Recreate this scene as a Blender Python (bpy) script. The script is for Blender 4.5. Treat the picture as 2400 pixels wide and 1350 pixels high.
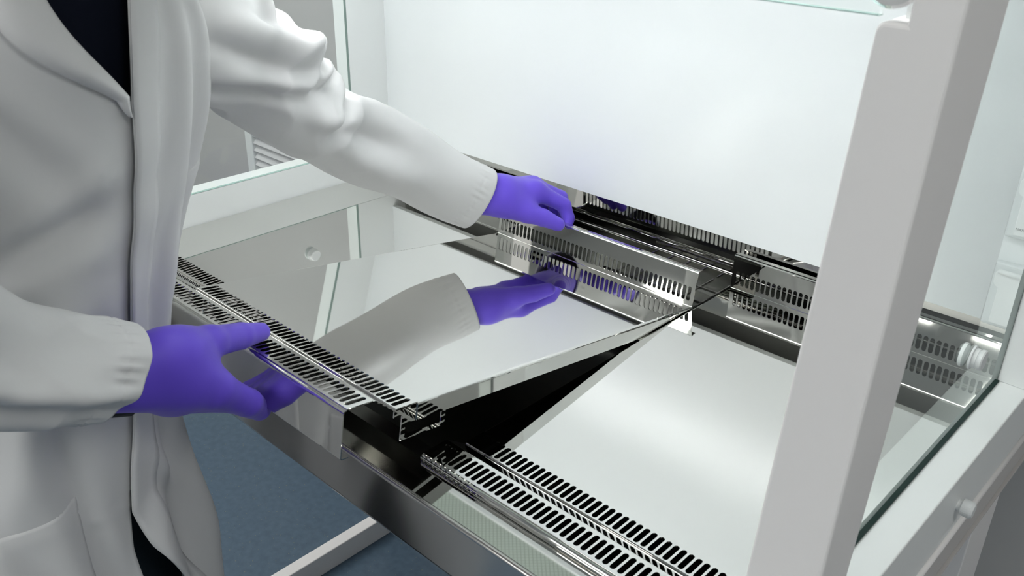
import bpy, bmesh, math, random
import numpy as np
from mathutils import Matrix, Vector

for o in list(bpy.data.objects):
    bpy.data.objects.remove(o, do_unlink=True)
SC = bpy.context.scene
COL = SC.collection
random.seed(4)

# ------------------------------------------------------------------ camera
# tray level is z = 0, the floor is at z = -0.9; x runs along the cabinet, y into it
PITCH, ROLL, YAW, FPX = math.radians(26.156), math.radians(1.04), math.radians(42.9), 2118.0
cf = Vector((-math.sin(YAW)*math.cos(PITCH), math.cos(YAW)*math.cos(PITCH), -math.sin(PITCH)))
cr = Vector((math.cos(YAW), math.sin(YAW), 0)); cu = cr.cross(cf)
cr2 = cr*math.cos(ROLL) + cu*math.sin(ROLL); cu2 = cu*math.cos(ROLL) - cr*math.sin(ROLL)
cam_d = bpy.data.cameras.new('camera'); cam = bpy.data.objects.new('camera', cam_d); COL.objects.link(cam)
m = Matrix.Identity(4)
for i in range(3):
    m[i][0], m[i][1], m[i][2] = cr2[i], cu2[i], -cf[i]
m[2][3] = 0.6
cam.matrix_world = m
cam_d.sensor_width = 36; cam_d.sensor_fit = 'HORIZONTAL'; cam_d.lens = FPX/2400*36
cam_d.clip_start = 0.02
cam_d.dof.use_dof = True; cam_d.dof.focus_distance = 1.30; cam_d.dof.aperture_fstop = 16
SC.camera = cam

# ------------------------------------------------------------------ world, view
w = bpy.data.worlds.new('world'); SC.world = w; w.use_nodes = True
w.node_tree.nodes['Background'].inputs[0].default_value = (.75, .8, .85, 1)
w.node_tree.nodes['Background'].inputs[1].default_value = .12
SC.view_settings.view_transform = 'Standard'; SC.view_settings.look = 'None'
SC.view_settings.exposure = 0.0; SC.view_settings.gamma = 1.0
SC.view_settings.use_curve_mapping = False
LAMP_TUBE = 11.0      # radiance of the cabinet's two tubes
LAMP_ROOM = 8.5       # radiance of the ceiling luminaires

# ------------------------------------------------------------------ materials
def mat(name, color, rough=.5, metal=0.0, spec=.5, emit=None, emit_s=0, coat=0.0, sheen=0.0):
    mt = bpy.data.materials.new(name); mt.use_nodes = True
    b = mt.node_tree.nodes['Principled BSDF']
    b.inputs['Base Color'].default_value = (*color, 1); b.inputs['Roughness'].default_value = rough
    b.inputs['Metallic'].default_value = metal; b.inputs['Specular IOR Level'].default_value = spec
    b.inputs['Coat Weight'].default_value = coat; b.inputs['Sheen Weight'].default_value = sheen
    if emit:
        b.inputs['Emission Color'].default_value = (*emit, 1); b.inputs['Emission Strength'].default_value = emit_s
    return mt
def nodes(mt): return mt.node_tree.nodes, mt.node_tree.links, mt.node_tree.nodes['Principled BSDF']
def add_bump(mt, scale, strength, dist=.001, detail=2, stretch=None):
    n, l, b = nodes(mt)
    tc = n.new('ShaderNodeTexCoord'); nz = n.new('ShaderNodeTexNoise'); bp = n.new('ShaderNodeBump')
    nz.inputs['Scale'].default_value = scale; nz.inputs['Detail'].default_value = detail
    bp.inputs['Strength'].default_value = strength; bp.inputs['Distance'].default_value = dist
    src = tc.outputs['Object']
    if stretch:
        mp = n.new('ShaderNodeMapping'); mp.inputs['Scale'].default_value = stretch
        l.new(src, mp.inputs['Vector']); src = mp.outputs['Vector']
    l.new(src, nz.inputs['Vector']); l.new(nz.outputs['Fac'], bp.inputs['Height']); l.new(bp.outputs['Normal'], b.inputs['Normal'])
def vary(mt, c0, c1, scale, detail=3, lo=.35, hi=.65):
    n, l, b = nodes(mt)
    tc = n.new('ShaderNodeTexCoord'); nz = n.new('ShaderNodeTexNoise'); rp = n.new('ShaderNodeValToRGB')
    nz.inputs['Scale'].default_value = scale; nz.inputs['Detail'].default_value = detail
    rp.color_ramp.elements[0].position = lo; rp.color_ramp.elements[1].position = hi
    rp.color_ramp.elements[0].color = (*c0, 1); rp.color_ramp.elements[1].color = (*c1, 1)
    l.new(tc.outputs['Object'], nz.inputs['Vector']); l.new(nz.outputs['Fac'], rp.inputs['Fac']); l.new(rp.outputs['Color'], b.inputs['Base Color'])

M = {}
M['mirror'] = mat('mirror_steel', (.74, .735, .71), .03, 1.0); add_bump(M['mirror'], 6, .05, .002, 1)
M['steel'] = mat('satin_steel', (.55, .54, .53), .17, 1.0); add_bump(M['steel'], 9, .06, .002, 1)
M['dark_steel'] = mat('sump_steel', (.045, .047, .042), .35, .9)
M['plenum'] = mat('plenum_steel_lit', (.30, .31, .28), .25, 1.0)  # lighter than the sump steel: light through the slots put into the colour
M['white'] = mat('white_paint', (.84, .86, .855), .38); add_bump(M['white'], 300, .03, .0003)
M['back_white'] = mat('back_panel_white', (.80, .83, .84), .2, spec=.35); add_bump(M['back_white'], 5, .03, .002)
M['grey_paint'] = mat('warm_grey_paint', (.88, .858, .85), .42); add_bump(M['grey_paint'], 260, .05, .0004)
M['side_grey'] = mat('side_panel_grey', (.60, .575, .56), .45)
M['wall'] = mat('wall_paint', (.54, .535, .53), .6); add_bump(M['wall'], 120, .05, .0005)
M['ceil'] = mat('ceiling_tile', (.75, .75, .73), .8); add_bump(M['ceil'], 200, .2, .001)
M['coat'] = mat('white_cotton', (.67, .672, .675), .85, spec=.2); add_bump(M['coat'], 14, .10, .003, 3)
M['shirt'] = mat('navy_knit', (.006, .008, .016), .9, spec=.1); add_bump(M['shirt'], 240, .3, .001)
M['trouser'] = mat('dark_trouser', (.012, .02, .028), .8, spec=.2); add_bump(M['trouser'], 260, .3, .001)
M['glove'] = mat('purple_nitrile', (.135, .075, .68), .48, spec=.35, sheen=.12); add_bump(M['glove'], 45, .10, .002, 3)
M['cuff_black'] = mat('black_strap', (.01, .01, .012), .6)
M['skin'] = mat('skin', (.55, .33, .24), .55)
M['hair'] = mat('brown_hair', (.06, .035, .02), .6)
M['shoe'] = mat('black_shoe', (.015, .015, .017), .5)
M['plastic'] = mat('white_plastic', (.78, .80, .80), .35)
M['socket'] = mat('socket_plastic', (.66, .69, .70), .4)
M['print'] = mat('dark_print', (.10, .11, .12), .6)
M['black'] = mat('black_rubber', (.012, .012, .012), .6)
M['blind'] = mat('blind_slat', (.66, .66, .68), .5)
M['chrome'] = mat('chrome', (.85, .86, .87), .08, 1.0)
M['tube'] = mat('tube_glass', (.9, .9, .9), .4, emit=(.975, .99, 1.0), emit_s=LAMP_TUBE)

# floor: blue vinyl with fine flecks
M['floor'] = mat('blue_vinyl', (.10, .16, .24), .38)
n, l, b = nodes(M['floor'])
tc = n.new('ShaderNodeTexCoord'); base = n.new('ShaderNodeTexNoise'); base.inputs['Scale'].default_value = 60; base.inputs['Detail'].default_value = 6
rp = n.new('ShaderNodeValToRGB'); rp.color_ramp.elements[0].position = .35; rp.color_ramp.elements[1].position = .68
rp.color_ramp.elements[0].color = (.070, .112, .162, 1); rp.color_ramp.elements[1].color = (.092, .142, .195, 1)
l.new(tc.outputs['Object'], base.inputs['Vector']); l.new(base.outputs['Fac'], rp.inputs['Fac'])
prev = rp.outputs['Color']
for sc, thr, colr in ((130, .10, (.34, .31, .14)), (170, .085, (.03, .06, .22)), (95, .06, (.02, .03, .06))):
    v = n.new('ShaderNodeTexVoronoi'); v.inputs['Scale'].default_value = sc
    lt = n.new('ShaderNodeMath'); lt.operation = 'LESS_THAN'; lt.inputs[1].default_value = thr
    cn = n.new('ShaderNodeSeparateColor'); pick = n.new('ShaderNodeMath'); pick.operation = 'GREATER_THAN'; pick.inputs[1].default_value = .55
    ml = n.new('ShaderNodeMath'); ml.operation = 'MULTIPLY'
    mx = n.new('ShaderNodeMix'); mx.data_type = 'RGBA'
    l.new(tc.outputs['Object'], v.inputs['Vector']); l.new(v.outputs['Distance'], lt.inputs[0])
    l.new(v.outputs['Color'], cn.inputs['Color']); l.new(cn.outputs['Red'], pick.inputs[0])
    l.new(lt.outputs[0], ml.inputs[0]); l.new(pick.outputs[0], ml.inputs[1]); l.new(ml.outputs[0], mx.inputs['Factor'])
    l.new(prev, mx.inputs[6]); mx.inputs[7].default_value = (*colr, 1); prev = mx.outputs[2]
l.new(prev, b.inputs['Base Color'])

# luminaire lens: emitting prismatic sheet
M['lens'] = mat('prismatic_lens', (.8, .85, .82), .3)
n, l, b = nodes(M['lens'])
tc = n.new('ShaderNodeTexCoord'); br = n.new('ShaderNodeTexChecker'); br.inputs['Scale'].default_value = 44
mp = n.new('ShaderNodeMapping'); mp.inputs['Rotation'].default_value = (0, 0, math.radians(45))
rp = n.new('ShaderNodeMix'); rp.data_type = 'RGBA'
rp.inputs[6].default_value = (.84, .85, .82, 1); rp.inputs[7].default_value = (1, 1, .97, 1)
l.new(tc.outputs['Object'], mp.inputs['Vector']); l.new(mp.outputs['Vector'], br.inputs['Vector']); l.new(br.outputs['Fac'], rp.inputs['Factor'])
l.new(rp.outputs[2], b.inputs['Emission Color']); b.inputs['Emission Strength'].default_value = LAMP_ROOM

M['mesh'] = mat('woven_diffuser', (.7, .76, .7), .6)
n, l, b = nodes(M['mesh'])
tc = n.new('ShaderNodeTexCoord'); mp = n.new('ShaderNodeMapping'); mp.inputs['Rotation'].default_value = (0, 0, math.radians(45)); br = n.new('ShaderNodeTexBrick')
br.offset = 0; br.inputs['Scale'].default_value = 100; br.inputs['Brick Width'].default_value = .8; br.inputs['Row Height'].default_value = .8; br.inputs['Mortar Size'].default_value = .13; br.inputs['Mortar Smooth'].default_value = .6
br.inputs['Color1'].default_value = (.62, .70, .62, 1); br.inputs['Color2'].default_value = (.62, .70, .62, 1); br.inputs['Mortar'].default_value = (.36, .40, .34, 1)
l.new(tc.outputs['Object'], mp.inputs['Vector']); l.new(mp.outputs['Vector'], br.inputs['Vector']); l.new(br.outputs['Color'], b.inputs['Base Color'])

def glass_mat(name, tint, edge=False):
    mt = bpy.data.materials.new(name); mt.use_nodes = True
    n = mt.node_tree.nodes; l = mt.node_tree.links; n.remove(n['Principled BSDF'])
    out = n['Material Output']; t = n.new('ShaderNodeBsdfTransparent'); g = n.new('ShaderNodeBsdfGlossy'); mx = n.new('ShaderNodeMixShader'); fr = n.new('ShaderNodeFresnel')
    t.inputs[0].default_value = (*tint, 1); g.inputs['Roughness'].default_value = .015; g.inputs[0].default_value = (.95, 1, .98, 1); fr.inputs[0].default_value = 1.5
    ge = n.new('ShaderNodeNewGeometry'); inv = n.new('ShaderNodeMath'); inv.operation = 'SUBTRACT'; inv.inputs[0].default_value = 1.0; mu = n.new('ShaderNodeMath'); mu.operation = 'MULTIPLY'
    l.new(ge.outputs['Backfacing'], inv.inputs[1]); l.new(fr.outputs[0], mu.inputs[0]); l.new(inv.outputs[0], mu.inputs[1])   # thin pane: reflect at the entry face only
    l.new(mu.outputs[0], mx.inputs[0]); l.new(t.outputs[0], mx.inputs[1]); l.new(g.outputs[0], mx.inputs[2]); l.new(mx.outputs[0], out.inputs[0])
    return mt
M['glass'] = glass_mat('side_glass', (.975, .99, .985))
M['sash_green'] = mat('sash_edge_green', (.42, .58, .54), .2)
M['seal_grey'] = mat('grey_green_seal', (.20, .27, .25), .3)
M['glass_edge'] = mat('glass_edge_green', (.014, .032, .028), .3, spec=.15)

# ------------------------------------------------------------------ helpers
def new_obj(name, me, material, parent=None):
    o = bpy.data.objects.new(name, me); COL.objects.link(o)
    if material is not None: me.materials.append(M[material])
    if parent is not None: o.parent = parent
    return o
def pydata(name, v, f, material, parent=None, smooth=False):
    me = bpy.data.meshes.new(name); me.from_pydata([tuple(map(float, p)) for p in v], [], [tuple(map(int, q)) for q in f]); me.validate(); me.update()
    if smooth:
        me.polygons.foreach_set('use_smooth', [True]*len(me.polygons))
    return new_obj(name, me, material, parent)
def box(name, lo, hi, material, parent=None, bevel=0.0):
    bm = bmesh.new(); bmesh.ops.create_cube(bm, size=1)
    for q in bm.verts:
        q.co = Vector([lo[i] + (q.co[i]+.5)*(hi[i]-lo[i]) for i in range(3)])
    if bevel > 0: bmesh.ops.bevel(bm, geom=list(bm.edges), offset=bevel, segments=3, affect='EDGES', profile=.5)
    me = bpy.data.meshes.new(name); bm.to_mesh(me); bm.free()
    return new_obj(name, me, material, parent)
def prism(name, poly, axis, a0, a1, material, parent=None, bevel=0.0):
    """poly: 2D points in the two other axes (in xyz order), extruded along axis."""
    oth = [i for i in range(3) if i != axis]; bm = bmesh.new(); rings = []
    for a in (a0, a1):
        r_ = []
        for p in poly:
            c = [0, 0, 0]; c[oth[0]], c[oth[1]] = p; c[axis] = a; r_.append(bm.verts.new(c))
        rings.append(r_)
    k = len(poly); bm.faces.new(rings[0]); bm.faces.new(rings[1][::-1])
    for i in range(k): bm.faces.new((rings[0][i], rings[1][i], rings[1][(i+1) % k], rings[0][(i+1) % k]))
    bmesh.ops.recalc_face_normals(bm, faces=bm.faces)
    if bevel > 0: bmesh.ops.bevel(bm, geom=list(bm.edges), offset=bevel, segments=3, affect='EDGES', profile=.5)
    me = bpy.data.meshes.new(name); bm.to_mesh(me); bm.free()
    return new_obj(name, me, material, parent)
def tube(name, p0, p1, r_, material, parent=None, seg=14, r1=None, caps=True):
    p0, p1 = Vector(p0), Vector(p1); d = (p1-p0).normalized(); a = d.orthogonal().normalized(); c = d.cross(a)
    r1 = r_ if r1 is None else r1; v = []; f = []
    for p, rr in ((p0, r_), (p1, r1)):
        for i in range(seg):
            t = 2*math.pi*i/seg; v.append(p + (a*math.cos(t) + c*math.sin(t))*rr)
    for i in range(seg): f.append((i, (i+1) % seg, seg+(i+1) % seg, seg+i))
    if caps: f.append(tuple(range(seg))[::-1]); f.append(tuple(range(seg, 2*seg)))
    o = pydata(name, v, f, material, parent); me = o.data
    for p in me.polygons:
        if len(p.vertices) == 4: p.use_smooth = True
    return o
def lathe(name, prof, origin, axis, material, parent=None, seg=32):
    axis = Vector(axis).normalized(); a = axis.orthogonal().normalized(); c = axis.cross(a); origin = Vector(origin); v = []; f = []
    for h, r_ in prof:
        for i in range(seg):
            t = 2*math.pi*i/seg; v.append(origin + axis*h + (a*math.cos(t) + c*math.sin(t))*max(r_, 1e-5))
    for k in range(len(prof)-1):
        for i in range(seg): f.append((k*seg+i, k*seg+(i+1) % seg, (k+1)*seg+(i+1) % seg, (k+1)*seg+i))
    f.append(tuple(range(seg))[::-1]); f.append(tuple(range((len(prof)-1)*seg, len(prof)*seg)))
    return pydata(name, v, f, material, parent)
def empty(name, loc=(0, 0, 0)):
    o = bpy.data.objects.new(name, None); COL.objects.link(o); o.location = loc; o.empty_display_size = .05
    return o
def tag(o, label=None, cat=None, group=None, kind=None):
    if label: o['label'] = label
    if cat: o['category'] = cat
    if group: o['group'] = group
    if kind: o['kind'] = kind
    return o
def solid(o, t, off=-1.0):
    md = o.modifiers.new('thickness', 'SOLIDIFY'); md.thickness = t; md.offset = off; return o

# ------------------------------------------------------------------ room shell
FZ, CZ = -0.9, 1.6
RX0, RX1, RY0, RY1 = -3.3, 2.2, -2.8, 1.5
tag(box('floor', (RX0-.1, RY0-.1, FZ-.1), (RX1+.1, RY1+.1, FZ), 'floor'), kind='structure')
tag(box('ceiling', (RX0-.1, RY0-.1, CZ), (RX1+.1, RY1+.1, CZ+.1), 'ceil'), kind='structure')
tag(box('wall_back', (RX0-.1, RY1, FZ), (RX1+.1, RY1+.1, CZ), 'wall'), kind='structure')
tag(box('wall_left', (RX0-.1, RY0, FZ), (RX0, RY1, CZ), 'wall'), kind='structure')
tag(box('wall_right', (RX1, RY0, FZ), (RX1+.1, RY1, CZ), 'wall'), kind='structure')
tag(box('wall_front', (RX0-.1, RY0-.1, FZ), (RX1+.1, RY0, CZ), 'wall'), kind='structure')
tag(box('baseboard_back', (RX0, RY1-.012, FZ), (RX1, RY1, FZ+.1), 'floor'), kind='structure')
tag(box('baseboard_left', (RX0, RY0, FZ), (RX0+.012, RY1, FZ+.1), 'floor'), kind='structure')

# ceiling luminaires with prismatic lenses
def luminaire(cx, cy, label):
    t = empty('ceiling_luminaire', (cx, cy, CZ)); tag(t, label, 'ceiling light', 'ceiling luminaires')
    hx, hy, fr = .6, .3, .05
    box('lens', (-hx+fr, -hy+fr, -.03), (hx-fr, hy-fr, -.022), 'lens', t)
    for lo, hi in (((-hx, -hy, -.045), (hx, -hy+fr, 0)), ((-hx, hy-fr, -.045), (hx, hy, 0)), ((-hx, -hy+fr, -.045), (-hx+fr, hy-fr, 0)), ((hx-fr, -hy+fr, -.045), (hx, hy-fr, 0))):
        box('frame', lo, hi, 'white', t)
    return t
for cx_, cy_, lb in ((-2.15, -.35, 'in the row nearest the cabinet'),
                     (-1.95, -1.55, 'middle row, left'), (-.25, -1.55, 'middle row, right'),
                     (-1.75, -2.40, 'row by the front wall, left'), (-.45, -2.40, 'row by the front wall, right'),
                     (-2.60, .45, 'by the left wall'), (1.15, .20, 'beside the right flank of the cabinet')):
    luminaire(cx_, cy_, 'white prismatic ceiling light, ' + lb)

# louvred blind on the wall behind the cabinet, left of it
bl = empty('louvre_blind', (-2.2, RY1, -.35)); tag(bl, 'white slatted louvre panel on the grey wall seen through the side glass', 'blind')
for lo, hi in (((-.35, -.03, -.40), (-.31, 0, .22)), ((.31, -.03, -.40), (.35, 0, .22)), ((-.31, -.03, .18), (.31, 0, .22)), ((-.31, -.03, -.40), (.31, 0, -.36))):
    box('frame', lo, hi, 'white', bl, .003)
sl_me = None
for k in range(22):
    z = -.345 + k*.024
    if sl_me is None:
        s = prism('slat', [(-.026, -.008), (-.024, -.010), (-.004, .010), (-.006, .012)], 0, -.31, .31, 'blind', bl); sl_me = s.data
    else:
        s = bpy.data.objects.new('slat', sl_me); COL.objects.link(s); s.parent = bl
    s.location = (0, 0, z)

# ------------------------------------------------------------------ the cabinet
cab = empty('safety_cabinet', (0, 0, 0)); tag(cab, 'open-fronted white laboratory safety cabinet with glass sides and slanted grey front posts', 'safety cabinet')
XL, XR = -1.384, -.2016           # inner faces of the side glass
XLo, XRo = XL-.04, XR+.04         # outer faces of the sides
YB, ZB = 1.12, .083               # back panel face and its lower edge
SILL = .056; YG = 1.032           # sill height, rear end of the side glass
ZT = .78
# back panel, its upper return and the stainless plenum behind
box('back_panel', (XL, YB, ZB), (XR, YB+.011, ZT-.03), 'back_white', cab)
prism('plenum_plate', [(1.151, .036), (1.154, .036), (1.167, .30), (1.164, .30)], 0, XL, XR, 'mirror', cab)
box('plenum_floor', (XL, 1.00, -.070), (XR, 1.206, -.066), 'plenum', cab)  # rear part of the sump floor, coloured as if lit
box('plenum_back', (XL, 1.206, -.10), (XR, 1.209, .30), 'mirror', cab)
box('outer_back', (XLo, 1.215, -.095), (XRo, 1.235, ZT), 'grey_paint', cab)
box('top_panel', (XLo, .56, ZT-.02), (XRo, 1.215, ZT+.10), 'grey_paint', cab, .004)
box('ceiling_panel', (XL, .60, .722), (XR, YB, ZT-.02), 'white', cab)
box('ceiling_frame', (XL, 1.086, .711), (XR, YB, .722), 'white', cab)
box('diffuser_mesh', (XL, .70, .716), (XR, 1.086, .7215), 'mesh', cab)
# sump under the trays
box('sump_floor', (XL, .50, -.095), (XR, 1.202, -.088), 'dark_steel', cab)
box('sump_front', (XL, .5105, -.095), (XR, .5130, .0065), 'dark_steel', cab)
for k in range(6):
    x = -.80 + k*.0330
    box('grid_bar', (x, 1.09, -.034), (x+.002, 1.20, -.031), 'steel', cab)
for y in (1.105, 1.153):
    box('grid_bar', (-.82, y, -.031), (-.60, y+.003, -.028), 'steel', cab)
# rear rails and the wire mesh
tube('rear_rail', (XL, 1.178, .000), (XR, 1.178, .000), .0032, 'mirror', cab)
tube('rear_rail', (XL, 1.1565, .0345), (XR, 1.1565, .0345), .0028, 'mirror', cab)
mv, mf = [], []
def wire(p0, p1, r_):
    p0, p1 = Vector(p0), Vector(p1); d = (p1-p0).normalized(); a = d.orthogonal().normalized(); c = d.cross(a); k = len(mv)
    for p in (p0, p1):
        for i in range(4):
            t = math.pi/4 + math.pi/2*i; mv.append(p + (a*math.cos(t)+c*math.sin(t))*r_)
    for i in range(4): mf.append((k+i, k+(i+1) % 4, k+4+(i+1) % 4, k+4+i))
for s in range(-1, 24):
    for sg in (1, -1):
        y0, y1 = (1.170, 1.158) if sg > 0 else (1.158, 1.170)
        z0, z1 = (.019, .031) if sg > 0 else (.031, .019)
        x0 = max(XL, XL + s*.05); x1 = min(XR, XL + s*.05 + .20)
        wire((x0, y0, z0), (x1, y1, z1), .0006)
for q in range(4):
    wire((XL, 1.170-q*.004, .019+q*.004), (XR, 1.170-q*.004, .019+q*.004), .0005)
pydata('wire_mesh', mv, mf, 'mirror', cab)
# front: stainless ledge, rounded lip and front panel
def arc(c, r_, a0, a1, k):
    return [(c[0]+r_*math.cos(math.radians(a0+(a1-a0)*i/k)), c[1]+r_*math.sin(math.radians(a0+(a1-a0)*i/k))) for i in range(k+1)]
LY, LZ = .4645, .009
prof = [(.5130, LZ)] + arc((LY+.004, LZ-.004), .004, 90, 180, 8) + [(LY, -.059)] + arc((LY+.008, -.059), .008, 180, 270, 6) + [(.60, -.067)]
v, f = [], []
for x in (XLo, XRo):
    for p in prof: v.append((x, p[0], p[1]))
k = len(prof)
for i in range(k-1): f.append((i, i+1, k+i+1, k+i))
solid(pydata('front_lip', v, f, 'steel', cab, smooth=False), .002)
box('front_ledge', (XL, LY+.005, LZ-.0004), (XR, .5132, LZ+.0005), 'mirror', cab)
box('bottom_panel', (XLo, .50, -.099), (XRo, 1.215, -.0955), 'side_grey', cab)
# sides: lower sill block, rear jamb block, glass pane with port plug, slanted front post
for sx, xi, xo, nm in ((1, XR, XRo, 'right'), (-1, XL, XLo, 'left')):
    a, c = min(xi, xo), max(xi, xo)
    ai, ci = (a, c-.003) if sx > 0 else (a+.003, c)
    box('side_sill', (a, .480, -.026), (c, 1.215, SILL), 'white', cab, .0015)
    box('side_skirt', (ai, .48, -.092), (ci, 1.215, -.027), 'side_grey', cab)
    xr0 = xo-.004 if sx > 0 else xo
    tube('side_ridge', (xo, .480, -.030), (xo, 1.215, -.030), .004, 'grey_paint', cab)
    box('rear_jamb', (a, YG, SILL), (c, 1.215, ZT-.02), 'white', cab, .0012)
    g0, g1 = (xi, xi+.006) if sx > 0 else (xi-.006, xi)
    # pane: two faces plus a green edge frame
    pane_poly = [(.545, SILL+.001), (YG-.001, SILL+.001), (YG-.001, ZT-.03), (.605, ZT-.03)]
    prism('side_pane', pane_poly, 0, g0, g1, 'glass', cab)
    bx0, bx1 = (xi+.0065, xi+.0085) if sx > 0 else (xi-.0085, xi-.0065)
    box('pane_seal', (g0, .545, SILL+.0002), (bx1 if sx > 0 else g1, YG-.001, SILL+(.0018 if sx > 0 else .0008)), 'glass_edge' if sx > 0 else 'sash_green', cab)
    box('pane_seal', (g0, YG-(.0014 if sx > 0 else .0009), SILL), (g1, YG-.0003, ZT-.03), 'glass_edge' if sx > 0 else 'seal_grey', cab)
    # the right-hand plug caps the port from outside, the left-hand one from inside
    px_, py_, pz_ = (g1, .885, .149) if sx > 0 else (xi, .915, .128)
    pl = lathe('port_plug', [(0, .0125), (.002, .0125), (.0025, .0104), (.006, .0104), (.0064, .0096), (.0072, .0096), (.0076, .0108), (.011, .0108), (.0122, .0098)],
               (px_, py_, pz_), (1, 0, 0), 'plastic', cab)
    lathe('plug_flange', [(0, .0125), (.003, .0125), (.0036, .0118)], (xi if sx > 0 else g0, py_, pz_), (-1, 0, 0), 'plastic', pl)
# service knob low on the right flank
kn = lathe('side_knob', [(0, .006), (.003, .006), (.0045, .009), (.013, .009), (.0155, .007)], (XRo, .841, .009), (1, 0, 0), 'plastic', cab, 24)
# slanted front posts: profile slanted in y with height
SL = math.tan(math.radians(4.57))
def yy(z): return .508 + z*SL
def post(xo_, xi_, xb, xt, zs=.510):
    """one slanted post: full width below zs, narrower beside the sash above it"""
    sg = 1 if xb < xo_ else -1; zb, zt = SILL-.10, ZT
    cr_ = [(xt + sg*.006*(1-math.cos(a_)), zs-.006 + .006*math.sin(a_)) for a_ in [math.pi/2*k_/5 for k_ in range(6)]]
    poly = [(xo_, zb), (xb, zb)] + cr_ + [(xi_, zs), (xi_, zt), (xo_, zt)]
    bm = bmesh.new(); fr_ = [bm.verts.new((x, yy(z), z)) for x, z in poly]
    bk = [bm.verts.new((x, yy(z) + .056 + .032*(z-zb)/(zt-zb), z)) for x, z in poly]
    k_ = len(poly); bm.faces.new(fr_); bm.faces.new(bk[::-1])
    for q in range(k_): bm.faces.new((fr_[q], bk[q], bk[(q+1) % k_], fr_[(q+1) % k_]))
    bmesh.ops.recalc_face_normals(bm, faces=bm.faces)
    ed = [e for e in bm.edges if (e.verts[0] in fr_ and e.verts[1] in fr_) or (abs(e.verts[0].co.x-xo_) < 1e-6 and abs(e.verts[1].co.x-xo_) < 1e-6)]
    bmesh.ops.bevel(bm, geom=ed, offset=.0030, segments=3, affect='EDGES', profile=.5)
    me = bpy.data.meshes.new('front_post'); bm.to_mesh(me); bm.free(); p_ = new_obj('front_post', me, 'grey_paint', cab)
    x0_, x1_ = sorted((xi_, xt + sg*.009))
    prism('sash_guide', [(yy(zs)+.020, zs-.004), (yy(zs)+.030, zs-.004), (yy(zt)+.030, zt), (yy(zt)+.020, zt)], 0, x0_, x1_, 'white', p_)
post(-.171, -.2015, -.2295, -.2195)
post(XLo-.007, -1.386, -1.358, -1.366)
# sash: glass sheet raised above the opening, with a chrome corner cap
zs0 = .512
sp = [(yy(zs0)+.008, zs0), (yy(zs0)+.014, zs0), (yy(ZT)+.014, ZT), (yy(ZT)+.008, ZT)]
prism('front_sash', sp, 0, XL+.03, -.222, 'glass', cab)
box('sash_edge', (XL+.03, yy(zs0)+.008, zs0-.0008), (-.222, yy(zs0)+.014, zs0-.0001), 'sash_green', cab)
lathe('sash_corner_cap', [(0, .0185), (.004, .0185), (.006, .0165)], (-.2165, yy(.535)+.010, .5345), (0, -1, 0), 'chrome', cab, 28)
# lamp housing and tubes up behind the sash
tube('lamp_tube', (-1.33, .612, .655), (-.26, .612, .655), .013, 'tube', cab, 12)
tube('lamp_tube', (-1.33, .650, .680), (-.26, .650, .680), .013, 'tube', cab, 12)
prism('lamp_reflector', [(.575, .620), (.578, .620), (.578, .69), (.70, .715), (.70, .718), (.575, .693)], 0, -1.35, -.24, 'white', cab)
prism('header_panel', [(.570, .615), (.573, .615), (.573, ZT-.02), (.570, ZT-.02)], 0, XL, XR, 'white', cab)

# power sockets on the back panel, by the right-hand corner
def text_obj(name, body, size, matx, material, parent, depth=.0002):
    cu_ = bpy.data.curves.new(name, 'FONT'); cu_.body = body; cu_.size = size; cu_.align_x = 'CENTER'; cu_.align_y = 'CENTER'; cu_.extrude = depth
    tmp = bpy.data.objects.new(name+'_tmp', cu_); COL.objects.link(tmp)
    bpy.context.view_layer.update()
    me = bpy.data.meshes.new_from_object(tmp.evaluated_get(bpy.context.evaluated_depsgraph_get()))
    bpy.data.objects.remove(tmp); bpy.data.curves.remove(cu_)
    me.materials.clear(); o = new_obj(name, me, material, parent); o.matrix_local = matx; return o
def socket(zc, label, printed):
    s = box('socket_plate', (-.2480, YB-.013, zc-.040), (-.2030, YB, zc+.042), 'socket', cab, .004)
    s['label'] = label
    fl = prism('flap', [(-.2435, zc+.030), (-.2435, zc+.018), (-.241, zc+.014), (-.237, zc+.012), (-.237, zc-.034), (-.2065, zc-.034), (-.2065, zc+.034), (-.240, zc+.034)], 1, YB-.017, YB-.0125, 'plastic', s, .001)
    tube('hinge', (-.240, YB-.018, zc+.033), (-.208, YB-.018, zc+.033), .003, 'plastic', s, 10)
    if printed: text_obj('printed_text', 'MAX LOAD 5A', .0042, Matrix.Translation((-.2215, YB-.0173, zc-.026)) @ Matrix.Rotation(math.pi/2, 4, 'X'), 'print', fl)
    return s
socket(.124, 'pale grey socket with flap, lower of the two', False)
socket(.238, 'pale grey socket with flap, upper of the two', True)

# ------------------------------------------------------------------ stand
st = empty('cabinet_stand', (0, 0, FZ)); tag(st, 'pale steel stand with long foot bars under the safety cabinet', 'stand')
H = -.0995 - FZ
for x in (-1.395, -.205):
    box('foot_bar', (x, .20, 0), (x+.030, 1.14, .055), 'grey_paint', st, .002)
    box('leg', (x, 1.035, .055), (x+.030, 1.14, H), 'grey_paint', st, .002)
    box('top_rail', (x, .52, H-.04), (x+.030, 1.035, H), 'grey_paint', st, .002)
box('cross_rail', (-1.365, 1.02, H-.16), (-.205, 1.06, H-.10), 'grey_paint', st, .002)

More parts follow.
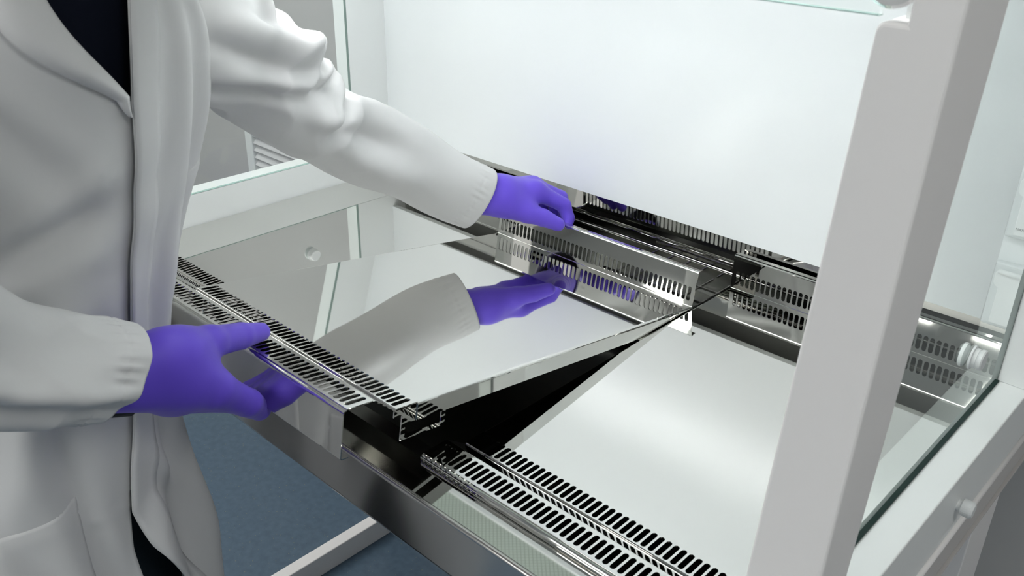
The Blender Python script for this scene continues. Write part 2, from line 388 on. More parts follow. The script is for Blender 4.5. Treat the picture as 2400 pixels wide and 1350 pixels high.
# ------------------------------------------------------------------ trays
PITCHX, SW = .0085, .0060
def slot_strip(V, Fc, to3, x0, x1, v0, v1, s0, s1, first=None):
    """strip v0..v1 with stadium holes s0..s1 every PITCHX."""
    nsl = int((x1-x0-.006)/PITCHX); m0 = x0 + ((x1-x0) - nsl*PITCHX)/2
    def q(a, b):
        V.append(to3(a, b)); return len(V)-1
    def quad(xa, xb):
        i = [q(xa, v0), q(xb, v0), q(xb, v1), q(xa, v1)]; Fc.append(i)
    quad(x0, m0); quad(m0+nsl*PITCHX, x1)
    rr = SW/2
    for kx in range(nsl):
        xa = m0 + kx*PITCHX; xb = xa+PITCHX; xc = (xa+xb)/2
        ns = 6
        bot = [q(xc + rr*math.cos(math.pi+math.pi*i/ns), s0+rr + rr*math.sin(math.pi+math.pi*i/ns)) for i in range(ns+1)]   # left->right along bottom
        top = [q(xc + rr*math.cos(math.pi*i/ns), s1-rr + rr*math.sin(math.pi*i/ns)) for i in range(ns+1)]                   # right->left along top
        cbl, cbr, ctr, ctl = q(xa, v0), q(xb, v0), q(xb, v1), q(xa, v1)
        h = ns//2
        for i in range(h): Fc.append((cbl, bot[i+1], bot[i]))
        Fc.append((cbl, cbr, bot[h]))
        for i in range(h, ns): Fc.append((cbr, bot[i+1], bot[i]))
        Fc.append((cbr, ctr, top[0], bot[ns]))
        for i in range(h): Fc.append((ctr, top[i+1], top[i]))
        Fc.append((ctr, ctl, top[h]))
        for i in range(h, ns): Fc.append((ctl, top[i+1], top[i]))
        Fc.append((ctl, cbl, bot[0], top[ns]))
def fillet(pts, radii, seg=5):
    out = [pts[0]]
    for i in range(1, len(pts)-1):
        p, a, b_ = Vector(pts[i]), Vector(pts[i-1]), Vector(pts[i+1]); r_ = radii[i]
        if r_ <= 0: out.append(pts[i]); continue
        u, w_ = (a-p).normalized(), (b_-p).normalized(); ang = u.angle(w_); t = r_/math.tan(ang/2)
        s, e = p+u*t, p+w_*t; c = p + (u+w_).normalized()*(r_/math.sin(ang/2))
        vs, ve = s-c, e-c; tot = vs.angle(ve)
        for k_ in range(seg+1):
            tt = k_/seg; v_ = (vs*math.sin((1-tt)*tot) + ve*math.sin(tt*tot))/math.sin(tot); out.append(tuple(c+v_))
    out.append(pts[-1]); return out
def strip(V, Fc, x0, x1, prof):
    k0 = len(V)
    for x in (x0, x1):
        for p in prof: V.append((x, p[0], p[1]))
    kk = len(prof)
    for i in range(kk-1): Fc.append((k0+i+1, k0+i, k0+kk+i, k0+kk+i+1))
def make_tray(name, x0, x1, loc, rotx, face_bottom, label):
    t = empty(name, loc); t.rotation_euler = (rotx, 0, 0); tag(t, label, 'work tray', 'mirror steel work trays of the cabinet')
    g = .0012
    a, c = x0+g, x1-g
    # main panel with rolled edge down the sides
    prof = fillet([(a, -.020), (a, 0), (c, 0), (c, -.020)], [0, .0022, .0022, 0], 5)
    V, Fc = [], []
    for y in (-.531, -.0022):
        for p in prof: V.append((p[0], y, p[1]))
    kk = len(prof)
    for i in range(kk-1): Fc.append((i, i+1, kk+i+1, kk+i))
    wp = pydata('work_panel', V, Fc, 'mirror', t); solid(wp, .0012, 1)
    # front grille: row 2, riser, row 1, front face, return flange
    V, Fc = [], []
    slot_strip(V, Fc, lambda x, y: (x, y, 0), a, c, -.5600, -.531, -.5585, -.5340)
    rp_ = fillet([(-.5600, 0), (-.5612, 0), (-.5878, .0185), (-.591, .0185)], [0, .0016, .0025, 0], 4)
    strip(V, Fc, a, c, rp_)
    slot_strip(V, Fc, lambda x, y: (x, y, .0185), a, c, -.6225, -.591, -.6190, -.5935)
    fp = fillet([(-.6225, .0185), (-.627, .0185), (-.627, face_bottom), (-.617, face_bottom)], [0, min(.0040, (.0185-face_bottom)*.45), min(.0025, (.0185-face_bottom)*.3), 0], 6)
    strip(V, Fc, a, c, fp)
    fg = pydata('front_grille', V, Fc, 'mirror', t); solid(fg, .0012, 1)
    # rear upright
    V, Fc = [], []
    up = fillet([(-.0022, 0), (0, 0), (0, .0045)], [0, .0018, 0], 4); strip(V, Fc, a, c, up)
    slot_strip(V, Fc, lambda x, z: (x, 0, z), a, c, .0045, .0325, .0078, .0300)
    up = fillet([(0, .0325), (0, .0540), (.010, .0540)], [0, .0022, 0], 5); strip(V, Fc, a, c, up)
    rg = pydata('rear_grille', V, Fc, 'mirror', t); solid(rg, .0012, 1)
    # locating frames hanging from the side skirts near the front
    for x in (a, c-.0014):
        fr_v, fr_f = [], []
        def bar(y0, y1, z0, z1):
            k_ = len(fr_v)
            for xx in (x, x+.0014):
                fr_v.extend([(xx, y0, z0), (xx, y1, z0), (xx, y1, z1), (xx, y0, z1)])
            fr_f.extend([(k_, k_+1, k_+2, k_+3), (k_+7, k_+6, k_+5, k_+4)] + [(k_+i, k_+4+i, k_+4+(i+1) % 4, k_+(i+1) % 4) for i in range(4)])
        bar(-.562, -.5312, -.009, -.0014); bar(-.5510, -.5312, -.0200, -.009); bar(-.5510, -.5455, -.0385, -.0202); bar(-.5455, -.4945, -.0385, -.0335); bar(-.4945, -.4885, -.0385, -.0202)
        pydata('locating_frame', fr_v, fr_f, 'mirror', t)
    return t
YC = 1.1336
T0, T1, T2, T3 = XL+.001, -.9925, -.6000, XR-.003
make_tray('work_tray', T2, T3, (0, YC, 0), 0, .0098, 'mirror steel work tray lying flat at the right, by the grey post')
make_tray('work_tray', T0, T1, (0, YC, 0), 0, .0098, 'mirror steel work tray lying flat by the left side wall, behind the arm')
TILT = math.radians(8.83)
make_tray('work_tray', -.9960, -.6020, (0, 1.034, 0), -TILT, -.0355, 'middle mirror steel work tray, lifted at the front by the gloved hands')
bpy.context.view_layer.update()
# ------------------------------------------------------------------ the person
# signed distance helpers + surface nets, for bodies, gloves, shoes
def rc(P, a, b_, r0, r1):
    a, b_ = np.array(a, float), np.array(b_, float); ba = b_-a; pa = P-a
    h = np.clip((pa@ba)/max(ba@ba, 1e-12), 0, 1)
    return np.linalg.norm(pa - h[..., None]*ba, axis=-1) - (r0 + (r1-r0)*h)
def ell(P, c, r_, R=None):
    q = P-np.array(c, float)
    if R is not None: q = q@R
    r_ = np.array(r_, float); k0 = np.linalg.norm(q/r_, axis=-1); k1 = np.linalg.norm(q/(r_*r_), axis=-1)
    return k0*(k0-1)/np.maximum(k1, 1e-9)
def smin(a, b_, k):
    h = np.maximum(k-np.abs(a-b_), 0)/k
    return np.minimum(a, b_) - h*h*k*.25
def chain_sdf(prims, k):
    def f_(P):
        d = None
        for p in prims:
            if p[0] == 'c': e = rc(P, p[1], p[2], p[3], p[4]); kk = p[5] if len(p) > 5 else k
            else: e = ell(P, p[1], p[2], p[3] if len(p) > 3 else None); kk = p[4] if len(p) > 4 else k
            d = e if d is None else smin(d, e, kk)
        return d
    return f_
def surface_nets(f_, lo, hi, h):
    lo = np.array(lo, float); hi = np.array(hi, float)
    n_ = np.ceil((hi-lo)/h).astype(int)+1
    ax = [lo[i]+h*np.arange(n_[i]) for i in range(3)]
    D = np.empty(tuple(n_))
    Y_, Z_ = np.meshgrid(ax[1], ax[2], indexing='ij')
    for i0 in range(0, n_[0], 16):
        xs = ax[0][i0:i0+16]
        P = np.empty((len(xs),)+Y_.shape+(3,)); P[..., 0] = xs[:, None, None]; P[..., 1] = Y_; P[..., 2] = Z_
        D[i0:i0+16] = f_(P)
    D = np.where(D == 0, 1e-9, D); S = D < 0
    cs = [S[i:n_[0]-1+i, j:n_[1]-1+j, k:n_[2]-1+k] for i in (0, 1) for j in (0, 1) for k in (0, 1)]
    tot = sum(c.astype(int) for c in cs); act = (tot > 0) & (tot < 8)
    idx = -np.ones(act.shape, int); cells = np.argwhere(act); idx[act] = np.arange(len(cells))
    acc = np.zeros((len(cells), 3)); cnt = np.zeros(len(cells))
    corner = [(i, j, k) for i in (0, 1) for j in (0, 1) for k in (0, 1)]
    for c0 in corner:
        for axis in range(3):
            if c0[axis]: continue
            c1 = list(c0); c1[axis] = 1
            A = D[cells[:, 0]+c0[0], cells[:, 1]+c0[1], cells[:, 2]+c0[2]]; B = D[cells[:, 0]+c1[0], cells[:, 1]+c1[1], cells[:, 2]+c1[2]]
            mk = (A < 0) != (B < 0); t = np.where(mk, A/np.where(mk, A-B, 1), 0)
            p = np.array(c0, float)[None].repeat(len(cells), 0); p[:, axis] = t
            acc[mk] += p[mk]; cnt[mk] += 1
    V_ = lo + h*(cells + acc/cnt[:, None])
    faces = []
    for axis in range(3):
        a1, a2 = (axis+1) % 3, (axis+2) % 3
        sl0 = [slice(None)]*3; sl1 = [slice(None)]*3; sl0[axis] = slice(0, -1); sl1[axis] = slice(1, None)
        ch = S[tuple(sl0)] != S[tuple(sl1)]; e = np.argwhere(ch)
        e = e[(e[:, a1] > 0) & (e[:, a2] > 0) & (e[:, a1] < n_[a1]-1) & (e[:, a2] < n_[a2]-1)]
        q = []
        for d1, d2 in ((-1, -1), (0, -1), (0, 0), (-1, 0)):
            c = e.copy(); c[:, a1] += d1; c[:, a2] += d2; q.append(idx[c[:, 0], c[:, 1], c[:, 2]])
        q = np.stack(q, 1); neg = ~S[e[:, 0], e[:, 1], e[:, 2]]
        q[neg] = q[neg][:, ::-1]; faces.append(q)
    F_ = np.concatenate(faces); F_ = F_[(F_ >= 0).all(1)]
    return V_, F_
def net_obj(name, prims, k, h, material, parent, pad=.02, relax=2, cut=None):
    pts = []
    for p in prims:
        if p[0] == 'c':
            for c, r_ in ((p[1], p[3]), (p[2], p[4])): pts += [np.array(c)-r_, np.array(c)+r_]
        else: pts += [np.array(p[1])-max(p[2]), np.array(p[1])+max(p[2])]
    pts = np.array(pts); lo, hi = pts.min(0)-pad, pts.max(0)+pad
    base = chain_sdf(prims, k); f_ = base if cut is None else (lambda P: np.maximum(base(P), cut(P)))
    V_, F_ = surface_nets(f_, lo, hi, h)
    for _ in range(relax):
        s = np.zeros_like(V_); c = np.zeros(len(V_))
        for i in range(4):
            a, b_ = F_[:, i], F_[:, (i+1) % 4]
            np.add.at(s, a, V_[b_]); np.add.at(s, b_, V_[a]); np.add.at(c, a, 1); np.add.at(c, b_, 1)
        V_ = V_*.45 + (s/np.maximum(c, 1)[:, None])*.55
    return pydata(name, V_, F_, material, parent, smooth=True)
def cat(xs, ys):
    """Catmull-Rom style interpolation of rows ys at knots xs (increasing)."""
    xs = np.array(xs, float); ys = np.array(ys, float); sl = np.gradient(ys, xs, axis=0)
    def g_(x):
        x = np.clip(np.asarray(x, float), xs[0], xs[-1]); i = np.clip(np.searchsorted(xs, x, side='right')-1, 0, len(xs)-2)
        hh = xs[i+1]-xs[i]; t = (x-xs[i])/hh
        ex = (slice(None),)*0
        t_ = t[..., None]; h_ = hh[..., None]
        return (2*t_**3-3*t_**2+1)*ys[i] + (t_**3-2*t_**2+t_)*h_*sl[i] + (-2*t_**3+3*t_**2)*ys[i+1] + (t_**3-t_**2)*h_*sl[i+1]
    return g_
def folds(u, w_, lst):
    """sum of soft ridges: (u0, w0, angle_deg, length, width, amplitude[, bend])"""
    d = np.zeros_like(u)
    for q in lst:
        u0, w0, an, L_, W_, A_ = q[:6]; bend = q[6] if len(q) > 6 else 0
        c, s = math.cos(math.radians(an)), math.sin(math.radians(an))
        al = (u-u0)*c + (w_-w0)*s; ac = -(u-u0)*s + (w_-w0)*c - bend*al*al
        prof_ = np.exp(-(ac/W_)**2) - .45*np.exp(-((ac-1.7*W_)/(1.2*W_))**2)
        d += A_*prof_*np.exp(-(al/L_)**4)
    return d
def grid_faces(nu, nv, closed=False):
    i = np.arange(nu if closed else nu-1); j = np.arange(nv-1); I, J = np.meshgrid(i, j, indexing='ij'); I2 = (I+1) % nu
    return np.stack([I*nv+J, I2*nv+J, I2*nv+J+1, I*nv+J+1], -1).reshape(-1, 4)

per = empty('person', (-.95, .26, FZ)); tag(per, 'person in a white lab coat and purple gloves lifting the middle steel tray', 'person')
PO = np.array([-.95, .26, FZ])
def pp(o):                        # parts are modelled in world space, then parented
    o.parent = per; o.matrix_parent_inverse = Matrix.Translation(-Vector(PO)); return o

# --- joints
LS, LE, LW = (-.862, .47, .43), (-.990, .70, .262), (-.936, .94, .1107)
RS, RE, RW = (-.80, .16, .42), (-.720, .115, .268), (-.735, .288, .155)
NK, HD = (-.835, .325, .56), (-.79, .335, .70)
body = [('c', (-.95, .262, -.06), (-.925, .28, .14), .065, .075), ('c', (-.925, .28, .14), (-.868, .315, .40), .088, .082),
        ('c', (-.86, .22, .43), (-.86, .41, .43), .045, .045), ('c', (-.855, .32, .46), NK, .052, .048, .05),
        ('c', (-.95, .20, -.12), (-.965, .150, -.46), .050, .045), ('c', (-.965, .155, -.46), (-.99, .15, -.84), .048, .034),
        ('c', (-.95, .31, -.12), (-.960, .29, -.46), .050, .045), ('c', (-.960, .29, -.46), (-.98, .345, -.84), .048, .034),
        ('c', (-.95, .22, -.08), (-.95, .29, -.08), .055, .055),
        ('c', (-.99, .15, -.85), (-.90, .145, -.872), .03, .026), ('c', (-.98, .345, -.85), (-.89, .345, -.872), .03, .026),
        ('c', (-.86, .43, .43), LE, .036, .026, .02), ('c', LE, (-.985, .79, .197), .026, .022, .02), ('c', (-.985, .79, .197), LW, .022, .018, .02), ('c', (-.84, .20, .43), (-.77, .12, .365), .034, .030, .02), ('c', (-.77, .12, .365), RE, .030, .026, .02), ('c', RE, RW, .026, .020, .02),
        ('e', (HD[0], HD[1], HD[2]+.02), (.098, .077, .105), None, .03), ('e', (HD[0]+.03, HD[1]+.006, HD[2]-.05), (.062, .055, .07), None, .04),
        ('c', (HD[0]+.090, HD[1]+.022, HD[2]+.015), (HD[0]+.110, HD[1]+.027, HD[2]-.022), .010, .014, .015),
        ('c', (HD[0]+.078, HD[1]+.008, HD[2]-.062), (HD[0]+.075, HD[1]+.034, HD[2]-.062), .012, .012, .02),
        ('c', (HD[0]-.01, HD[1]+.076, HD[2]+.01), (HD[0]-.014, HD[1]+.080, HD[2]-.02), .012, .009, .008),
        ('c', (HD[0]+.01, HD[1]-.074, HD[2]+.01), (HD[0]+.008, HD[1]-.078, HD[2]-.02), .012, .009, .008)]
bo = pp(net_obj('body', body, .05, .009, 'skin', None))
for sy in (-.024, .040):
    lathe('eye', [(0, .009), (.003, .008), (.005, .005)], (HD[0]+.083, HD[1]+sy, HD[2]+.012), (.97, .25, 0), 'plastic', None, 16).parent = bo
hair = [('e', (HD[0]-.022, HD[1]-.006, HD[2]+.045), (.104, .089, .105)), ('e', (HD[0]-.065, HD[1]-.014, HD[2]-.02), (.055, .075, .085))]
def hcut(P): return (P[..., 0]-(HD[0]+.055)) + .9*(HD[2]+.06-P[..., 2])*0.6
pp(net_obj('hair', hair, .04, .007, 'hair', None, cut=hcut))
tro = [('c', (-.95, .20, -.08), (-.962, .150, -.46), .082, .070), ('c', (-.962, .150, -.46), (-.985, .150, -.850), .070, .058),
       ('c', (-.95, .305, -.08), (-.960, .290, -.46), .082, .070), ('c', (-.960, .290, -.46), (-.978, .345, -.850), .070, .058),
       ('c', (-.948, .215, -.03), (-.948, .300, -.03), .098, .098), ('c', (-.943, .215, .05), (-.943, .300, .05), .098, .098)]
pp(net_obj('trousers', tro, .03, .008, 'trouser', None))
for cy_ in (.150, .345):
    sh = [('c', (-1.005, cy_, -.868), (-.86, cy_, -.875), .032, .025), ('e', (-.855, cy_, -.878), (.055, .042, .024)), ('c', (-.995, cy_, -.85), (-.985, cy_, -.81), .04, .042)]
    pp(net_obj('shoe', sh, .03, .006, 'shoe', None, cut=lambda P: FZ+.0005-P[..., 2]))

# --- coat rings: z, cx, cy, a (front-back), b (sideways)
RING = [(-.50, -.960, .212, .162, .187), (-.45, -.959, .217, .160, .185), (-.32, -.954, .237, .155, .180), (-.20, -.949, .256, .145, .170), (-.10, -.947, .254, .135, .160), (0, -.943, .257, .125, .150),
        (.08, -.939, .263, .120, .145), (.16, -.927, .276, .118, .140), (.24, -.910, .287, .120, .145), (.32, -.892, .300, .125, .155), (.40, -.876, .309, .125, .165), (.46, -.864, .317, .113, .163), (.505, -.853, .325, .094, .130), (.535, -.845, .330, .072, .085)]
RING = np.array(RING); ring = cat(RING[:, 0], RING[:, 1:])
FA = math.radians(14.4); fdx, fdy = math.cos(FA), math.sin(FA); sdx, sdy = -fdy, fdx
def torso_pt(phi, z, off=0.0):
    c = ring(z); a, b_ = c[..., 2]+off, c[..., 3]+off
    return np.stack([c[..., 0] + a*np.cos(phi)*fdx + b_*np.sin(phi)*sdx, c[..., 1] + a*np.cos(phi)*fdy + b_*np.sin(phi)*sdy, z], -1)
COATF = [  # (z, w = phi*.14, angle, length, width, amplitude)
    (.405, -.105, 138, .09, .022, -.013), (.375, -.065, 140, .08, .018, .007), (.440, -.06, 140, .06, .015, .006),
    (.285, -.075, 67, .09, .020, -.013), (.320, -.060, 66, .07, .018, .008), (.245, -.04, 55, .06, .018, .006), (.21, -.10, 60, .08, .02, -.008),
    (.12, -.07, 12, .12, .022, .006), (.10, -.12, 8, .12, .02, -.008),
    (.36, .050, 178, .16, .011, .006), (.28, .085, 174, .18, .010, -.007), (.42, .075, 170, .10, .009, .006), (.26, .035, 182, .14, .009, .004), (.14, .065, 176, .12, .012, .005), (.40, .105, 168, .10, .010, -.006),
    (-.05, -.045, 172, .14, .014, -.011), (-.12, .055, 186, .16, .018, -.012), (-.06, .10, 176, .14, .014, .008), (-.18, -.10, 170, .16, .022, .011), (-.14, .01, 190, .12, .012, .007), (-.24, .09, 184, .14, .020, .011), (-.02, .04, 155, .06, .010, .008), (-.10, -.09, 160, .10, .014, -.007)]
def phi0(z): return np.interp(z, [-.5, -.1, 0, .08, .16, .24, .32, .40, .5], [-.10, -.08, .03, .14, .10, .03, -.035, -.07, -.03])
def coat_off(phi, z):
    d = folds(z, phi*.14, COATF)*(1-.85*np.exp(-((phi-phi0(z))/.22)**2)*(np.asarray(z) > -.05))
    d += .0025*np.sin(5*phi+9*z)*np.sin(17*z+1.3) + .003*np.exp(-((z-.19)/.05)**2)*np.sin(11*phi+2)
    return d
# front edges: right edge opens to a neckline above and the skirt parts below
VZ = .395
def edge_R(z):
    return phi0(z) + np.minimum(np.where(z < -.03, .03, .08), .03-(z-VZ)*5.2)
def edge_L(z):
    return phi0(z) + np.where(z < -.05, (-.05-z)*2.2, .0) + .0*z
nu, nv = 260, 190
tt = np.linspace(0, 1, nu)[:, None]; zz = np.linspace(-.50, .53, nv)[None, :]
Rr, Ll = edge_R(zz), edge_L(zz)
phi = Rr + (Ll-2*np.pi-Rr)*tt; zfull = np.broadcast_to(zz, phi.shape)
pw = (phi+np.pi) % (2*np.pi) - np.pi
o_ = coat_off(pw, zfull) + .0045*np.exp(-((tt-1)/.03)**2) - .004*np.exp(-(tt/.025)**2)*(zz < .39) + .012*np.maximum(-.05-zfull, 0)*np.exp(-((tt-1)/.03)**2)*3
Pc = torso_pt(pw, zfull, o_)
lab = pydata('lab_coat', Pc.reshape(-1, 3), grid_faces(nu, nv), 'coat', None, smooth=True); pp(lab); solid(lab, .002, 0)
# shirt under the neckline
ns_ = 90; zs_ = np.linspace(.10, .535, 40)[None, :]; ph_ = np.linspace(-np.pi, np.pi, ns_, endpoint=False)[:, None]
Ps = torso_pt(np.broadcast_to(ph_, (ns_, 40)), np.broadcast_to(zs_, (ns_, 40)), -.016)
sh_ = pydata('shirt', Ps.reshape(-1, 3), grid_faces(ns_, 40, True), 'shirt', None, smooth=True); pp(sh_)
# lapel: strip folded back from the right front edge
def ribbon(name, pts_in, width_dir, material, parent, th=.002):
    V_ = np.concatenate([pts_in, width_dir]); n__ = len(pts_in)
    return V_
zl = np.linspace(.388, .53, 60)[None, :]; ww = np.linspace(0, 1, 14)[:, None]
wid = .40*np.clip((zl-.388)/.13, 0, 1)**.8*(1+.10*np.sin(zl*60))
pl_ = np.minimum(edge_R(zl), phi0(zl)-.02) - wid*ww; zl2 = np.broadcast_to(zl, pl_.shape) + .03*ww*np.clip((zl-.388)/.1, 0, 1)*0
Pl = torso_pt(pl_, zl2, coat_off(pl_, zl2) + .004 + .011*np.sin(np.pi*np.clip(ww*.9+.05, 0, 1))*np.clip((zl-.37)/.06, 0, 1))
lp = pydata('lapel', Pl.reshape(-1, 3), grid_faces(14, 60), 'coat', None, smooth=True); lp.parent = lab; solid(lp, .002, 0)
# placket hem along the left front edge, and the chest pocket with welt
zp = np.linspace(-.50, .53, 150)[None, :]; wp_ = np.linspace(0, 1, 6)[:, None]
pphi = edge_L(zp) + wp_*.20; pz = np.broadcast_to(zp, pphi.shape)
tl = (pphi-edge_L(zp))/(2*np.pi)
Pp = torso_pt(pphi, pz, coat_off(pphi, pz) + .0045*np.exp(-((tl)/.03)**2) + .012*np.maximum(-.05-pz, 0)*np.exp(-(tl/.03)**2)*3 + .0022)
pk = pydata('placket', Pp.reshape(-1, 3), grid_faces(6, 150), 'coat', None, smooth=True); pk.parent = lab; solid(pk, .0012, 0)
def patch(name, z0, z1, p0, p1, skew=0, off=.0024, nz=40, npz=30, corner=.0):
    a = np.linspace(0, 1, nz)[None, :]; c = np.linspace(0, 1, npz)[:, None]
    zq = z0 + (z1-z0)*a + skew*(c-.5)*a; zq = np.broadcast_to(zq, (npz, nz)); pq = p0 + (p1-p0)*c + 0*a
    rim = np.minimum(np.minimum(a, 1-a)*nz/3, np.minimum(c, 1-c)*npz/3).clip(0, 1)
    Q = torso_pt(pq, zq, coat_off(pq, zq) + off*rim + .0004)
    q = pydata(name, Q.reshape(-1, 3), grid_faces(npz, nz), 'coat', None, smooth=True); q.parent = lab; solid(q, .0012, 0); return q
patch('chest_pocket', .165, .325, .62, 1.25, skew=.05)
patch('hip_pocket', -.215, -.02, -1.15, -.35, skew=.02)
for zb_ in (.33, .22, .10, -.01):
    e_ = torso_pt(np.array(.035), np.array(zb_), coat_off(np.array(.035), np.array(zb_)) - .003)

# --- sleeves
def sleeve(name, cpts, rads, fold_list, ell_=(1, 1), nu_=170, nv_=120, cuff_w=.024, gather=.0, seed=0, wr=(), slant=0.0):
    cpts = np.array(cpts, float); seg_ = np.r_[0, np.cumsum(np.linalg.norm(np.diff(cpts, axis=0), axis=1))]
    cc = cat(seg_, cpts); rr_ = cat(seg_, np.array(rads, float)[:, None] if np.ndim(rads) == 1 else np.array(rads, float))
    L_ = seg_[-1]; u = np.linspace(0, L_, nu_); C_ = cc(u); Tn = np.gradient(C_, u, axis=0); Tn /= np.linalg.norm(Tn, axis=1)[:, None]
    up_ = np.array([0, 0, 1.]); N_ = up_ - (Tn@up_)[:, None]*Tn; N_ /= np.linalg.norm(N_, axis=1)[:, None]; B_ = np.cross(Tn, N_)
    th = np.linspace(0, 2*np.pi, nv_, endpoint=False); U, TH = np.meshgrid(u, th, indexing='ij')
    R_ = rr_(u); Rn = R_[:, 0][:, None]; Rb = (R_[:, 1] if R_.shape[1] > 1 else R_[:, 0])[:, None]
    w_ = -((TH+np.pi) % (2*np.pi)-np.pi)*.05      # negative w is the side towards the camera
    d = folds(U, w_, fold_list)
    rng = np.random.RandomState(seed)
    for _ in range(5):
        d += .0012*np.sin(U*rng.uniform(15, 45) + TH*rng.randint(1, 4) + rng.uniform(0, 6))
    for amp, cen, wid_, k1, th0, sd_ in wr:
        ph_ = k1*U + 1.5*np.sin(TH-th0+sd_) + .8*np.sin(2*TH + 11*U + sd_)
        rdg = (1-np.abs(np.sin(ph_)))**1.2 - .36
        d += amp*rdg*np.exp(-((U-cen)/wid_)**2)*(.5+.5*np.cos(TH-th0))
    edge = np.exp(-((L_-U-cuff_w)/.0016)**2); d -= .0011*edge
    if gather > 0:
        gg = np.exp(-((L_-U-cuff_w)/.012)**2); d += gather*gg*(np.sin(TH*23+np.sin(TH*5)*2)*.6 + np.sin(TH*37+1)*.4)
    P_ = C_[:, None, :] + N_[:, None, :]*((Rn+d)*np.cos(TH))[..., None] + B_[:, None, :]*((Rb+d)*np.sin(TH))[..., None]
    ks = np.clip((U-(L_-.10))/.10, 0, 1); ks = ks*ks*(3-2*ks)
    P_ = P_ - Tn[:, None, :]*(slant*ks*(.5-.5*np.cos(TH)))[..., None]
    i = np.arange(nu_-1); j = np.arange(nv_); I, J = np.meshgrid(i, j, indexing='ij'); J2 = (J+1) % nv_
    F_ = np.stack([I*nv_+J, I*nv_+J2, (I+1)*nv_+J2, (I+1)*nv_+J], -1).reshape(-1, 4)
    o = pydata(name, P_.reshape(-1, 3), F_, 'coat', None, smooth=True); o.parent = lab; solid(o, .003, -1); return o
# left sleeve, reaching into the cabinet; w = angle*.05, 0 is the top of the arm, + towards the far side
LF = [(a_[0]+.055, a_[1], a_[2], a_[3], a_[4], a_[5]*1.5) + tuple(a_[6:]) for a_ in [(.10, .00, 90, .05, .012, .009), (.155, .00, 84, .055, .011, .011), (.205, .01, 95, .05, .010, .010), (.245, .00, 88, .05, .010, .009), (.295, .01, 95, .06, .013, .006),
      (.13, -.085, 10, .11, .010, -.009, 2.0), (.15, -.055, 12, .10, .010, .009, 1.5), (.10, -.115, 8, .09, .010, -.009), (.23, -.07, 25, .06, .010, -.009), (.26, -.045, 35, .05, .009, .008), (.29, -.09, 12, .08, .012, .009), (.32, -.065, 55, .05, .011, -.008), (.37, -.08, 10, .09, .014, -.007), (.40, -.03, 20, .08, .015, .005), (.43, -.10, 5, .10, .016, .006)]]
sleeve('sleeve', [(-.845, .360, .450), (-.850, .440, .425), (-.883, .52, .386), (-.943, .600, .322), (-.992, .700, .255), (-.991, .790, .198), (-.971, .870, .147), (-.945, .932, .104)],
       [(.040, .040), (.058, .058), (.063, .061), (.060, .059), (.058, .057), (.058, .055), (.055, .050), (.050, .044)], LF, seed=2, gather=.0008, nu_=260, nv_=150, wr=((.009, .30, .070, 33, .3, .4), (.008, .17, .07, 24, 1.9, 2.0), (.006, .41, .06, 28, 1.2, 4.0), (.005, .34, .12, 15, 2.2, 1.0)))
RF = [(a_[0]+.075,) + tuple(a_[1:]) for a_ in [(.16, -.02, 80, .08, .02, .007), (.27, -.088, 2, .13, .009, .007), (.28, -.108, 2, .13, .014, -.010), (.28, -.05, 20, .08, .02, -.006), (.25, .02, 70, .06, .02, .005), (.33, -.07, 15, .06, .012, .003)]]
sleeve('sleeve', [(-.855, .235, .440), (-.815, .165, .432), (-.768, .118, .365), (-.722, .115, .275), (-.7270, .168, .222), (-.733, .222, .190), (-.7390, .272, .160)],
       [(.040, .040), (.062, .060), (.064, .062), (.060, .056), (.054, .052), (.051, .048), (.0505, .044)], RF, seed=5, gather=.0022, cuff_w=.022, nu_=220, slant=.018, wr=((.005, .37, .08, 20, .3, 1.2), (.004, .43, .05, 26, 1.4, 3.0)))

# --- gloves
def finger(pts, rads):
    return [('c', pts[i], pts[i+1], rads[i], rads[i+1], .011 if i == 0 else .003) for i in range(len(pts)-1)]
Rg = []
Rg += [('c', (-.735, .255, .172), (-.732, .325, .160), .024, .026), ('c', (-.737, .255, .154), (-.735, .325, .133), .024, .027), ('c', (-.748, .270, .146), (-.750, .322, .112), .018, .022)]
iM, mM, rM, pM = (-.7240, .353, .115), (-.742, .360, .098), (-.762, .360, .086), (-.781, .354, .077)
Rg += [('c', (-.735, .322, .145), iM, .026, .0175), ('c', (-.742, .322, .130), mM, .024, .016), ('c', (-.755, .322, .118), rM, .022, .0145), ('c', (-.765, .320, .112), pM, .020, .0132)]
Rg += [('c', (-.735, .315, .167), (-.747, .366, .1530), .0230, .0168, .014), ('c', (-.747, .366, .153), (-.7660, .410, .1350), .0165, .0140, .005), ('c', (-.7660, .410, .1350), (-.7775, .4400, .1235), .0140, .0106, .003)]
Rg += [('c', (-.737, .332, .150), (-.729, .338, .132), .021, .020, .018)]
Rg += finger([iM, (-.7310, .390, .0780), (-.7450, .409, .0550), (-.7600, .427, .0505)], [.0175, .0146, .0124, .0090])
Rg += finger([mM, (-.752, .394, .066), (-.769, .417, .044), (-.784, .434, .0455)], [.0155, .0130, .0108, .0088])
Rg += finger([rM, (-.775, .394, .056), (-.791, .418, .040), (-.803, .436, .0440)], [.0140, .0118, .0100, .0085])
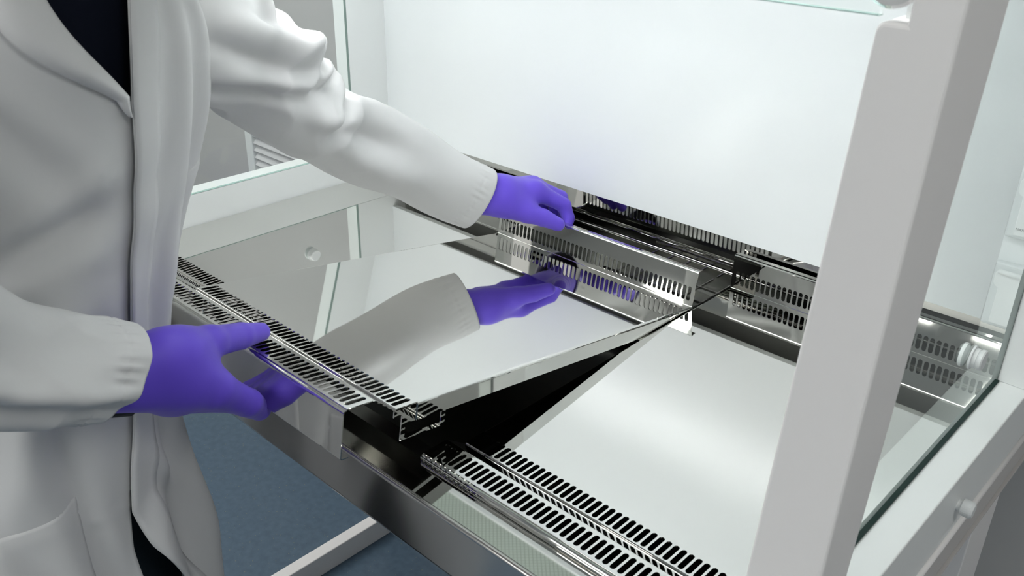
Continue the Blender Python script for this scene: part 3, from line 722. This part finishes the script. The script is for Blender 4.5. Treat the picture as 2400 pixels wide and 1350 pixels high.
Rg += finger([pM, (-.797, .386, .052), (-.810, .408, .040), (-.820, .424, .0440)], [.0130, .0108, .0092, .0078])
gR = net_obj('glove', Rg, .016, .0019, 'glove', None, relax=6); pp(gR); gR['label'] = 'purple nitrile glove gripping the front edge of the tray'
bandR = tube('wrist_strap', (-.7345, .250, .140), (-.7375, .275, .129), .013, 'cuff_black', None, 14); pp(bandR)
Lg = []
Lg += [('c', (-.945, .915, .118), (-.925, .965, .112), .027, .025), ('c', (-.938, .915, .106), (-.912, .962, .100), .022, .021), ('c', (-.955, .92, .115), (-.942, .972, .108), .021, .020)]
iM, mM, rM, pM = (-.9005, 1.022, .1035), (-.920, 1.036, .1040), (-.938, 1.040, .0990), (-.955, 1.036, .0910)
Lg += [('c', (-.920, .962, .110), iM, .0215, .0150), ('c', (-.928, .965, .111), mM, .021, .0145), ('c', (-.938, .968, .108), rM, .019, .0135), ('c', (-.946, .968, .104), pM, .0175, .0125)]
Lg += [('c', (-.916, .955, .096), (-.888, .988, .0800), .0200, .0160, .014), ('c', (-.888, .988, .0800), (-.872, 1.009, .0700), .0158, .0140, .005), ('c', (-.872, 1.009, .0700), (-.8570, 1.0275, .0580), .0140, .0112, .003)]
Lg += [('c', (-.900, .990, .092), (-.902, 1.010, .098), .014, .014, .014)]
Lg += finger([iM, (-.8755, 1.062, .0765), (-.8665, 1.0640, .0560), (-.8620, 1.0560, .0430)], [.0145, .0118, .0102, .0086])
Lg += finger([mM, (-.896, 1.078, .0800), (-.886, 1.0800, .0520), (-.881, 1.0700, .0340)], [.0142, .0118, .0102, .0086])
Lg += finger([rM, (-.916, 1.080, .0745), (-.906, 1.0800, .0480), (-.900, 1.0700, .0320)], [.0135, .0112, .0098, .0082])
Lg += finger([pM, (-.936, 1.072, .0680), (-.928, 1.0740, .0460), (-.922, 1.0640, .0350)], [.0122, .0100, .0088, .0076])
gL = net_obj('glove', Lg, .015, .0019, 'glove', None, relax=6); pp(gL); gL['label'] = 'purple nitrile glove pinching the upright rear edge of the tray'
